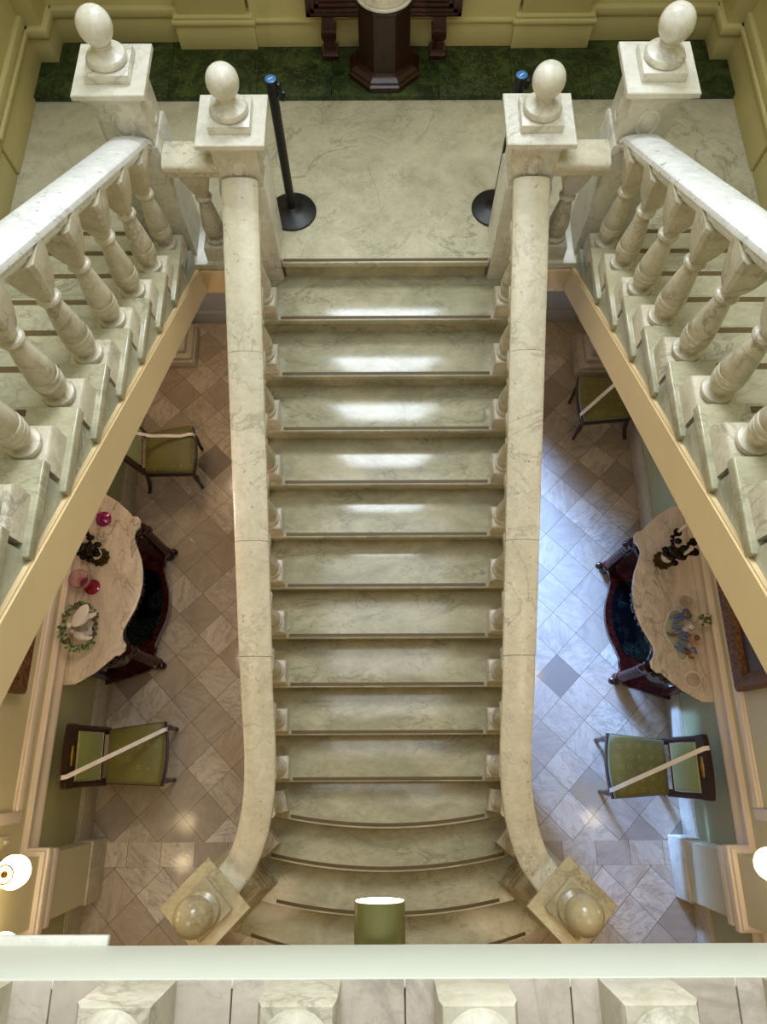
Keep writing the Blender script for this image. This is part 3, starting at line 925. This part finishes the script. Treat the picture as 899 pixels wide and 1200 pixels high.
# ------------------------------------------------------------------ console tables
def console(yc, s, label):
    """s=-1 against the left wall; built for the left then mirrored in x"""
    e = empty('console_table', (s*2.325, yc, 0))
    tag(e, label, 'console table', 'marble topped console tables')
    # outline depth from wall (d) versus y
    half = [(0.0, .74), (.10, .735), (.23, .655), (.33, .565), (.36, .535), (.395, .53), (.425, .50), (.427, .455), (.402, .42), (.392, .385), (.395, .35),
            (.42, .29), (.465, .19), (.488, .09), (.495, 0)]
    def outl(o=0, sc=1.0):
        pts = []
        for d, y in half: pts.append((max(d*sc+o if d > 0 else 0, 0), y+o))
        for d, y in half[-2::-1]: pts.append((max(d*sc+o if d > 0 else 0, 0), -(y+o)))
        return [(-s*d, y) for d, y in pts]
    def ring(bm, o, z, sc=1.0): return [bm.verts.new((x, y, z)) for x, y in outl(o, sc)]
    def loft(levels):
        bm = NB(); R = [ring(bm, *l) for l in levels]
        for a, b in zip(R, R[1:]):
            for i in range(len(a)): bm.faces.new((a[i], a[(i+1) % len(a)], b[(i+1) % len(a)], b[i]))
        bm.faces.new(R[0][::-1]); bm.faces.new(R[-1])
        return bm
    top = finish(loft([(-.012, .868), (-.004, .872), (-.002, .879), (-.007, .883), (0, .888), (.002, .894), (0, .9), (-.004, .903), (-.012, .9035)]), 'marble_top', M['marble_top'], e, ang=35)
    # carved apron with relief scrolls
    bm = loft([(-.045, .76), (-.03, .775), (-.03, .85), (-.018, .868)])
    finish(bm, 'apron', M['mahogany'], e, ang=35)
    bm = NB()
    ol = outl(-.028)
    for i in range(1, len(ol)-1):
        p = Vector((ol[i][0], ol[i][1], 0)); q = Vector((ol[i+1][0], ol[i+1][1], 0)) if i+2 < len(ol) else p
        for f in (.0, .5):
            c = p.lerp(q, f)
            ball(bm, (c.x, c.y, .81+.012*math.sin(i*2.1)), .017, 1, 1.2, 1.1, 8, 6)
            ball(bm, (c.x, c.y, .785+.006*math.cos(i*3.1)), .012, 1, 1.3, 1.2, 8, 6)
    tube(bm, [(x*.995, y, .802) for x, y in ol[1:-1]], .012, 6)
    finish(bm, 'carving', M['carved'], e)
    # legs: two twisted front columns with scroll heads, two rear posts
    for sy_ in (-1, 1):
        c = (-s*.395, sy_*.475)
        prof = [(.045, .0), (.05, .02), (.046, .05), (.03, .075), (.044, .10), (.048, .14)]
        z = .15
        while z < .70:
            prof += [(.030, z), (.042, z+.022), (.042, z+.034)]; z += .055
        prof += [(.032, .715), (.048, .74), (.05, .765), (.044, .79)]
        bm = NB(); lathe(bm, prof, c=(c[0], c[1], 0), n=18)
        lg = finish(bm, 'leg', M['mahogany'], e)
        finish(ball(NB(), (c[0]+(-s)*.045, c[1]+sy_*.02, .055), .042, 1, .8, 1), 'scroll_foot', M['carved'], lg)
        finish(ball(NB(), (c[0]-s*.03, c[1], .74), .045, 1, .8, 1), 'scroll_head', M['carved'], lg)
        bm = NB(); box(bm, -s*.02, -s*.075, sy_*.60-.03, sy_*.60+.03, 0, .78, .008)
        finish(bm, 'leg', M['mahogany'], e)
        # pierced and carved end panel between front column and wall
        bm = NB()
        a = Vector((-s*.36, sy_*.50, 0)); b = Vector((-s*.05, sy_*.63, 0)); d = (b-a).normalized(); nrm = Vector((-d.y, d.x, 0))
        def plate(o0, o1, zf, th):
            v = []
            n = 12
            for i in range(n+1):
                f = i/n; p = a.lerp(b, f)
                v.append((p, zf(f)))
            A = [bm.verts.new(p+nrm*th+Vector((0, 0, zz[0]))) for p, zz in v]+[bm.verts.new(p+nrm*th+Vector((0, 0, zz[1]))) for p, zz in v[::-1]]
            B = [bm.verts.new(p-nrm*th+Vector((0, 0, zz[0]))) for p, zz in v]+[bm.verts.new(p-nrm*th+Vector((0, 0, zz[1]))) for p, zz in v[::-1]]
            bm.faces.new(A); bm.faces.new(B[::-1])
            for i in range(len(A)): bm.faces.new((A[i], A[(i+1) % len(A)], B[(i+1) % len(A)], B[i]))
        plate(0, 1, lambda f: (.60-.10*math.sin(f*PI*2)-.1*f, .79), .014)
        for i in range(9):
            f = .08+i*.105; p = a.lerp(b, f)
            ball(bm, (p+nrm*.012*sy_*s+Vector((0, 0, .70+.035*math.sin(i*1.9)))), .024, 1, 1, 1.2, 10, 6)
            ball(bm, (p-nrm*.012*sy_*s+Vector((0, 0, .68+.035*math.cos(i*1.9)))), .022, 1, 1, 1.2, 10, 6)
        finish(bm, 'end_panel', M['carved'], e)
    # serpentine lower shelf
    sh = [(0.0, .66), (.20, .60), (.33, .555), (.405, .52), (.42, .48), (.40, .43), (.385, .36), (.41, .26), (.455, .13), (.47, 0)]
    so = [(-s*d, y) for d, y in sh]+[(-s*d, -y) for d, y in sh[-2::-1]]
    so = [(p.x, p.y) for p in spline([(x, y, 0) for x, y in so], 3)]
    if s > 0: so = so[::1]
    bm = NB(); prism(bm, so, .085, .135, .008, topbev_only=False)
    shf = finish(bm, 'shelf', M['mahogany'], e)
    pn = [(p.x, p.y) for p in spline([(-s*.12, .30, 0), (-s*.33, .29, 0), (-s*.375, .22, 0), (-s*.41, .08, 0), (-s*.415, -.05, 0), (-s*.38, -.2, 0), (-s*.33, -.29, 0), (-s*.12, -.30, 0)], 4, closed=True)]
    bm = NB(); prism(bm, pn, .13, .1375)
    finish(bm, 'inlay_panel', M['lacquer'], shf)
    return e
console(1.29, -1, 'marble-topped mahogany console table against the left wall, holding pink glass and an ivy wreath')
console(1.15, 1, 'marble-topped mahogany console table against the right wall, holding a candelabra and figurine group')

TZ = .9035
# ------------------------------------------------------------------ things on the tables
def compote(x, y, k, label, bowl=True, mat='pink_glass', h=.26):
    e = empty('glass_compote', (x, y, TZ)); tag(e, label, 'glass vase', 'coloured glass vases on the left table')
    finish(lathe(NB(), [(.058*k, 0), (.062*k, .004), (.060*k, .010), (.045*k, .016), (.022*k, .03), (.015*k, .05), (.016*k, .075), (.026*k, .085), (.018*k, .095), (.012*k, .11)], n=32), 'foot', M[mat], e)
    if bowl:
        finish(lathe(NB(), [(.012*k, .108), (.028*k, .125), (.035*k, .14), (.030*k, .152), (0, .153)], n=32, cap=False), 'knop', M['pink_glass'], e)
        finish(lathe(NB(), [(.02*k, .15), (.05*k, .165), (.068*k, .20), (.072*k, h), (.069*k, h), (.064*k, .20), (.047*k, .17), (0, .158)], n=32, cap=False), 'bowl', M['pale_pink'], e)
    return e
compote(-2.197, 1.262, .95, 'red footed glass vase with a wide pale pink bowl on the left table', True, 'red_glass')
compote(-2.185, 1.80, .98, 'magenta glass vase on the far end of the left table, half behind the sloping band', False, 'pink_glass', .2)

def candelabra(x, y, rz, label, arms, lit):
    e = empty('candelabra', (x, y, TZ), rz); tag(e, label, 'candelabra', 'bronze candelabra on the tables')
    bm = NB(); lathe(bm, [(.062, 0), (.066, .012), (.052, .03), (.040, .045), (.028, .06), (.034, .075)], n=20)
    for i in range(10):
        a = 2*PI*i/10; ball(bm, (.058*math.cos(a), .058*math.sin(a), .014), .017, 1, 1, .9, 8, 6)
    finish(bm, 'base', M['bronze'], e)
    finish(lathe(NB(), [(.028, .07), (.040, .085), (.047, .12), (.040, .15), (.026, .165)], n=24), 'porcelain_body', M['porcelain'], e)
    bm = NB(); lathe(bm, [(.028, .16), (.046, .166), (.046, .176), (.022, .185), (.016, .22), (.03, .235), (.018, .25)], n=20)
    finish(bm, 'collar', M['gold'], e)
    bm = NB()
    for i in range(14):
        a = i*2.4; r = .02+.028*(i % 3)/2
        ball(bm, (1.5*r*math.cos(a), 1.5*r*math.sin(a), .18+.009*i), .024, 1.3, 1, .8, 8, 6)
    finish(bm, 'leafwork', M['darkbronze'], e)
    for i, (ax, ay, az) in enumerate(arms):
        q = Vector((ax, ay, az)); h = Vector((ax, ay, 0))
        P = spline([Vector((0, 0, .24)), h*.45+Vector((0, 0, .20)), h*.9+Vector((0, 0, az-.06)), q], 6)
        bm = NB(); tube(bm, P, .008, 8)
        for k in range(0, len(P)-2, 3): ball(bm, P[k]+Vector((random.uniform(-.01, .01), random.uniform(-.01, .01), 0)), .015, 1.2, 1, .7, 8, 6)
        ar = finish(bm, 'arm', M['darkbronze'], e)
        finish(lathe(NB(), [(.006, -.004), (.027, .004), (.031, .012), (.016, .014), (.014, .034), (.016, .036)], c=(ax, ay, az), n=16), 'drip_pan', M['darkbronze'], ar)
        if i in lit:
            finish(lathe(NB(), [(.0115, .03), (.011, .165), (.004, .172)], c=(ax, ay, az), n=14), 'candle', M['candle'], ar)
    return e
candelabra(-2.165, 1.49, 0, 'dark bronze candelabra between the two pink glass vases on the left table', ((-.03, .135, .26), (-.09, -.03, .28), (-.10, .07, .25), (-.02, -.06, .24)), ())
candelabra(2.085, 1.445, 0, 'dark bronze candelabra with cream candles on the right table', ((.035, .14, .255), (.05, -.03, .255), (.13, .06, .27), (.12, -.02, .29)), (0, 1))

# oval ivy wreath with white doves
e = empty('dove_figurine', (-2.175, .935, TZ)); e.scale = (1.25, 1.32, 1.2); tag(e, 'white dove figurine inside an oval ivy wreath on the left table', 'figurine')
finish(lathe(NB(), [(.052, 0), (.055, .01), (.04, .025), (.022, .035)], n=28), 'base', M['porcelain'], e)
ring = []
tl = Matrix.Rotation(math.radians(28), 4, 'Y')
for i in range(40):
    a = 2*PI*i/40
    ring.append(T(-.005, 0, .135) @ RY(math.radians(58)) @ Vector((.108*math.cos(a), .118*math.sin(a), 0)))
finish(tube(NB(), ring, .006, 8, closed=True), 'hoop', M['porc_brown'], e)
bmA, bmB = NB(), NB()
for i, p in enumerate(ring):
    a = 2*PI*i/40
    dens = 7 if (3.4 < a < 5.9) else (6 if .9 < a < 2.0 else 3)
    for j in range(dens):
        q = p+Vector((random.uniform(-.015, .015), random.uniform(-.015, .015), random.uniform(-.015, .02)))
        ball(bmA if random.random() < .55 else bmB, q, .010, 1.25, .9, .4, 7, 5, M=Matrix.Rotation(random.uniform(0, 3), 4, Vector((random.random(), random.random(), .3))))
finish(bmA, 'ivy_leaves', M['ivy'], e); finish(bmB, 'ivy_leaves', M['ivy2'], e)
bm = NB()
ball(bm, (.01, .03, .17), .034, 1.5, .9, .75, M=RZ(.5)); ball(bm, (-.045, -.0, .185), .017); ball(bm, (.015, .05, .19), .04, .9, 1.7, .22, M=RZ(-.5)); ball(bm, (.055, .05, .17), .03, 1.5, .5, .25, M=RZ(.3))
finish(bm, 'dove', M['porcelain'], e)
bm = NB()
ball(bm, (-.01, -.045, .10), .026, 1.5, .9, .8, M=RZ(-.4)); ball(bm, (-.05, -.02, .115), .014); ball(bm, (.03, -.055, .10), .022, 1.6, .6, .3)
finish(bm, 'dove', M['porcelain'], e)
finish(tube(NB(), spline([(0, 0, .02), (.005, .01, .09), (.01, .02, .16)], 5), .007, 8), 'stem', M['porc_green'], e)

# glass dishes
for (x, y, lab) in ((2.205, 1.125, 'small clear glass dish beside the figurine group on the right table'), (2.165, .56, 'small clear glass dish at the near end of the right table')):
    e = empty('glass_dish', (x, y, TZ)); tag(e, lab, 'dish', 'clear glass dishes on the right table')
    finish(lathe(NB(), [(.02, 0), (.028, .004), (.052, .03), (.058, .042), (.054, .043), (.046, .03), (.024, .010), (0, .008)], n=32, cap=False), 'bowl', M['clear_glass'], e)
    finish(tube(NB(), [(.056*math.cos(2*PI*i/32), .056*math.sin(2*PI*i/32), .042) for i in range(32)], .0035, 6, closed=True), 'rim', M['porcelain'], e)
    finish(tube(NB(), spline([(.055, 0, .038), (.078, .004, .03), (.07, .006, .012), (.045, .004, .018)], 5), .004, 6), 'handle', M['clear_glass'], e)

# porcelain figurine group on a shaped base
e = empty('figurine_group', (2.14, .88, TZ)); tag(e, 'porcelain group of small blue figures with a flower bouquet on a shaped base', 'figurine')
bo = spline([(-.05, .18, 0), (.02, .17, 0), (.05, .0, 0), (.01, -.17, 0), (-.05, -.17, 0), (-.065, -.10, 0), (-.125, .01, 0), (-.10, .10, 0)], 5, closed=True)
finish(prism(NB(), [(p.x, p.y) for p in bo][::-1], 0, .022, .006), 'base', M['porc_green'], e)
finish(tube(NB(), [p+Vector((0, 0, .02)) for p in bo], .005, 6, closed=True), 'base_rim', M['porcelain'], e)
def kid(px, py, ang, body, seat):
    m = T(px, py, .02) @ RZ(ang)
    bm = NB(); tube(bm, [m @ Vector(p) for p in ((0, 0, .02), (.004, 0, .05), (.0, 0, .085))], [.026, .023, .016], 10)
    tube(bm, [m @ Vector(p) for p in ((.0, .018, .07), (.03, .035, .05), (.055, .02, .05))], .008, 8)
    tube(bm, [m @ Vector(p) for p in ((.0, -.018, .07), (.03, -.035, .05), (.055, -.02, .05))], .008, 8)
    b = finish(bm, 'figure', M[body], e)
    bm = NB()
    for yy in (.012, -.012): tube(bm, [m @ Vector(p) for p in ((0, yy, .025), (-.045, yy*1.4, .03), (-.085, yy*1.8, .008))], [.013, .011, .009], 8)
    finish(bm, 'trousers', M['porc_blue'], b)
    bm = NB(); ball(bm, m @ Vector((.003, 0, .108)), .019); finish(bm, 'head', M['porc_skin'], b)
    bm = NB(); ball(bm, m @ Vector((.006, 0, .118)), .0205, 1, 1, .75); finish(bm, 'hair', M[seat], b)
    return b
kid(.015, .135, .4, 'porc_blue', 'porc_brown'); kid(.02, .04, .1, 'porcelain', 'porcelain'); kid(.05, -.035, -.5, 'porc_skin', 'porc_brown'); kid(.012, -.12, -.7, 'porc_brown', 'porc_blue')
bm = NB(); ball(bm, (-.07, .0, .035), .014, 2.2, .8, .7); ball(bm, (-.105, .012, .042), .009); finish(bm, 'goose', M['porc_brown'], e)
bm = NB(); tube(bm, spline([(.05, .06, .02), (.08, .08, .12), (.10, .09, .19)], 5), .006, 8); finish(bm, 'stem', M['porc_green'], e)
bmA, bmB = NB(), NB()
for i in range(54):
    q = Vector((.105, .075, .215))+Vector((random.uniform(-.035, .035), random.uniform(-.04, .04), random.uniform(-.03, .03)))
    ball(bmA if i % 2 else bmB, q, .011, 1.1, 1, .7, 8, 5)
finish(bmA, 'flowers', M['porc_flower'], e); finish(bmB, 'leaves', M['ivy'], e)

# ------------------------------------------------------------------ paintings
for s, side, y0, zb in ((-1, 'left', .43, 1.50), (1, 'right', .44, 1.33)):
    e = empty('framed_painting', (s*2.325, y0+.6, zb)); W, H, fw = 1.2, .85, .11
    tag(e, 'dark painting in a carved brown and gilt frame on the %s wall above the table' % side, 'painting', 'framed paintings')
    bm = NB()
    prof = [(0, 0), (0, .055), (.02, .075), (.05, .06), (.075, .045), (.09, .05), (fw, .02), (fw, 0)]  # inward, depth
    def fp(i, d):  # rectangle corners inset i
        return [(-W/2+i, i), (W/2-i, i), (W/2-i, H-i), (-W/2+i, H-i)]
    R = [[bm.verts.new((-s*d, y, z)) for y, z in fp(i, d)] for i, d in prof]
    for a, b in zip(R, R[1:]):
        for k in range(4): bm.faces.new((a[k], a[(k+1) % 4], b[(k+1) % 4], b[k]))
    finish(bm, 'frame', M['frame_gilt'], e)
    bm = NB(); box(bm, -s*.005, -s*.018, -W/2+fw-.01, W/2-fw+.01, fw-.01, H-fw+.01)
    finish(bm, 'canvas', M['canvas'], e)

# ------------------------------------------------------------------ wall lamps
for s, side in ((-1, 'left'), (1, 'right')):
    e = empty('wall_lamp', (s*2.2, -.73 if s < 0 else -.71, 1.78)); tag(e, 'lit opal glass wall lamp on a brass fitting at the %s pier' % side, 'wall lamp', 'lit wall lamps')
    finish(lathe(NB(), [(.05, 0), (.055, .006), (.04, .018), (.015, .024)], n=24, M=RY(-s*PI/2)), 'back_plate', M['brass'], e)
    for dy in ((-.175, .195) if s < 0 else (.195,)):
        ox = .16 if s < 0 else .115
        P = spline([(-s*.01, 0, 0), (-s*.06, dy*.4, -.05), (-s*(ox-.01), dy*.9, -.02), (-s*ox, dy, .085)], 6)
        ar = finish(tube(NB(), P, .008, 10), 'arm', M['brass'], e)
        c = (-s*ox, dy, -.03)
        finish(lathe(NB(), [(.028, -.085), (.06, -.068), (.082, -.025), (.087, .015), (.075, .055), (.055, .083), (.043, .095)], c=c, n=32), 'shade', M['globe'], ar)
        bm = NB(); lathe(bm, [(.048, .096), (.05, .104), (.043, .106), (.040, .098)], c=c, n=28, cap=False)
        ball(bm, (c[0], c[1], c[2]+.10), .02)
        finish(bm, 'fitter', M['brass'], ar)
    bm = NB(); tube(bm, spline([(-s*.012, .15, .12), (-s*.02, .22, .06), (-s*.015, .2, -.02)], 6), .004, 6); finish(bm, 'cord', M['wire'], e)
e = empty('wall_switch', (-2.318, -.425, 1.36)); tag(e, 'small ivory switch plate on the left wall beside the lit lamp', 'switch')
finish(box(NB(), -.012, .01, -.035, .035, -.055, .055, .004), 'plate', M['plastic'], e)
finish(box(NB(), .008, .024, -.012, .012, -.02, .02, .004), 'toggle', M['porcelain'], e)

# ------------------------------------------------------------------ window on the back wall, high up
bm = NB()
for x in (-1.23, -.41, .41, 1.23): box(bm, x-.03, x+.03, 4.82, 4.90, 6.4, 11.0, .004)
for z in (6.42, 8.0, 9.5, 10.98): box(bm, -1.26, 1.26, 4.82, 4.90, z-.03, z+.03, .004)
structure('window_1', bm, M['white_trim'])

# ------------------------------------------------------------------ lights
def area(name, loc, rot, sx, sy_, power, col, spread=PI):
    l = bpy.data.lights.new(name, 'AREA'); l.shape = 'RECTANGLE'; l.size = sx; l.size_y = sy_; l.energy = power; l.color = col; l.spread = spread
    o = bpy.data.objects.new(name, l); C.objects.link(o); o.location = loc; o.rotation_euler = rot
    return o
def aim(o, target):
    d = Vector(target)-o.location
    o.rotation_euler = d.to_track_quat('-Z', 'Y').to_euler()
sky = area('skylight', (0, 1.8, 7.9), (0, 0, 0), 3.6, 3.2, 125, (.82, .92, 1.0))
win = area('window_light', (0, 5.0, 8.7), (-PI/2, 0, 0), 2.5, 4.4, 800, (.80, .90, 1.0))
dl = area('doorway_daylight', (-.40, 4.75, .75), (0, 0, 0), 1.6, .9, 140, (.22, .43, 1.0), math.radians(24)); aim(dl, (1.62, .72, -.42))
sp = bpy.data.lights.new('spot', 'SPOT'); sp.energy = 40; sp.color = (1, .85, .62); sp.spot_size = math.radians(60); sp.spot_blend = .6; sp.shadow_soft_size = .05
so = bpy.data.objects.new('spot_beam', sp); C.objects.link(so); so.location = (-.034, -.30, 3.94); aim(so, (0, 4.7, 3.9))
# unseen warm fill added below the gallery to brighten the lower hall
for x in (-1.5, 1.5):
    l = bpy.data.lights.new('warm_fill', 'POINT'); l.energy = 28; l.color = (1, .74, .46); l.shadow_soft_size = .4
    o = bpy.data.objects.new('warm_fill', l); C.objects.link(o); o.location = (x, -1.6, 3.5)

for x, y, z, en, c in ((-1.75, 3.25, 2.0, 17, (1, .82, .66)), (1.75, 3.3, 2.0, 4, (1, .74, .42)), (-1.6, 1.2, 2.35, 14, (1, .80, .66)), (1.7, 1.0, 2.45, 7, (1, .82, .68))):  # more unseen warm fill, added below the landing and side flights
    l = bpy.data.lights.new('warm_fill', 'POINT'); l.energy = en; l.color = c; l.shadow_soft_size = .12
    o = bpy.data.objects.new('warm_fill', l); C.objects.link(o); o.location = (x, y, z)

w = bpy.data.worlds.new('World'); bpy.context.scene.world = w; w.use_nodes = True
bg = w.node_tree.nodes['Background']; bg.inputs[0].default_value = (1.0, .77, .29, 1); bg.inputs[1].default_value = .165

# ------------------------------------------------------------------ camera
cam = bpy.data.cameras.new('Camera'); co = bpy.data.objects.new('Camera', cam); C.objects.link(co)
th, roll = .3498, -.0045
r = Vector((1, 0, 0)); u = Vector((0, math.cos(th), math.sin(th))); f = Vector((0, math.sin(th), -math.cos(th)))
r2 = r*math.cos(roll)+u*math.sin(roll); u2 = -r*math.sin(roll)+u*math.cos(roll)
mw = Matrix(((r2.x, u2.x, -f.x, -.0195), (r2.y, u2.y, -f.y, 0), (r2.z, u2.z, -f.z, 5.9732), (0, 0, 0, 1)))
co.matrix_world = mw
cam.sensor_fit = 'VERTICAL'; cam.sensor_height = 24; cam.lens = 814.7/1200*24; cam.clip_start = .02; cam.clip_end = 60
sc = bpy.context.scene; sc.camera = co
sc.view_settings.view_transform = 'Standard'; sc.view_settings.look = 'None'; sc.view_settings.gamma = 1; sc.view_settings.use_curve_mapping = False
sc.view_settings.exposure = 0.0
sc.cycles.use_denoising = True
sc.cycles.max_bounces = 8
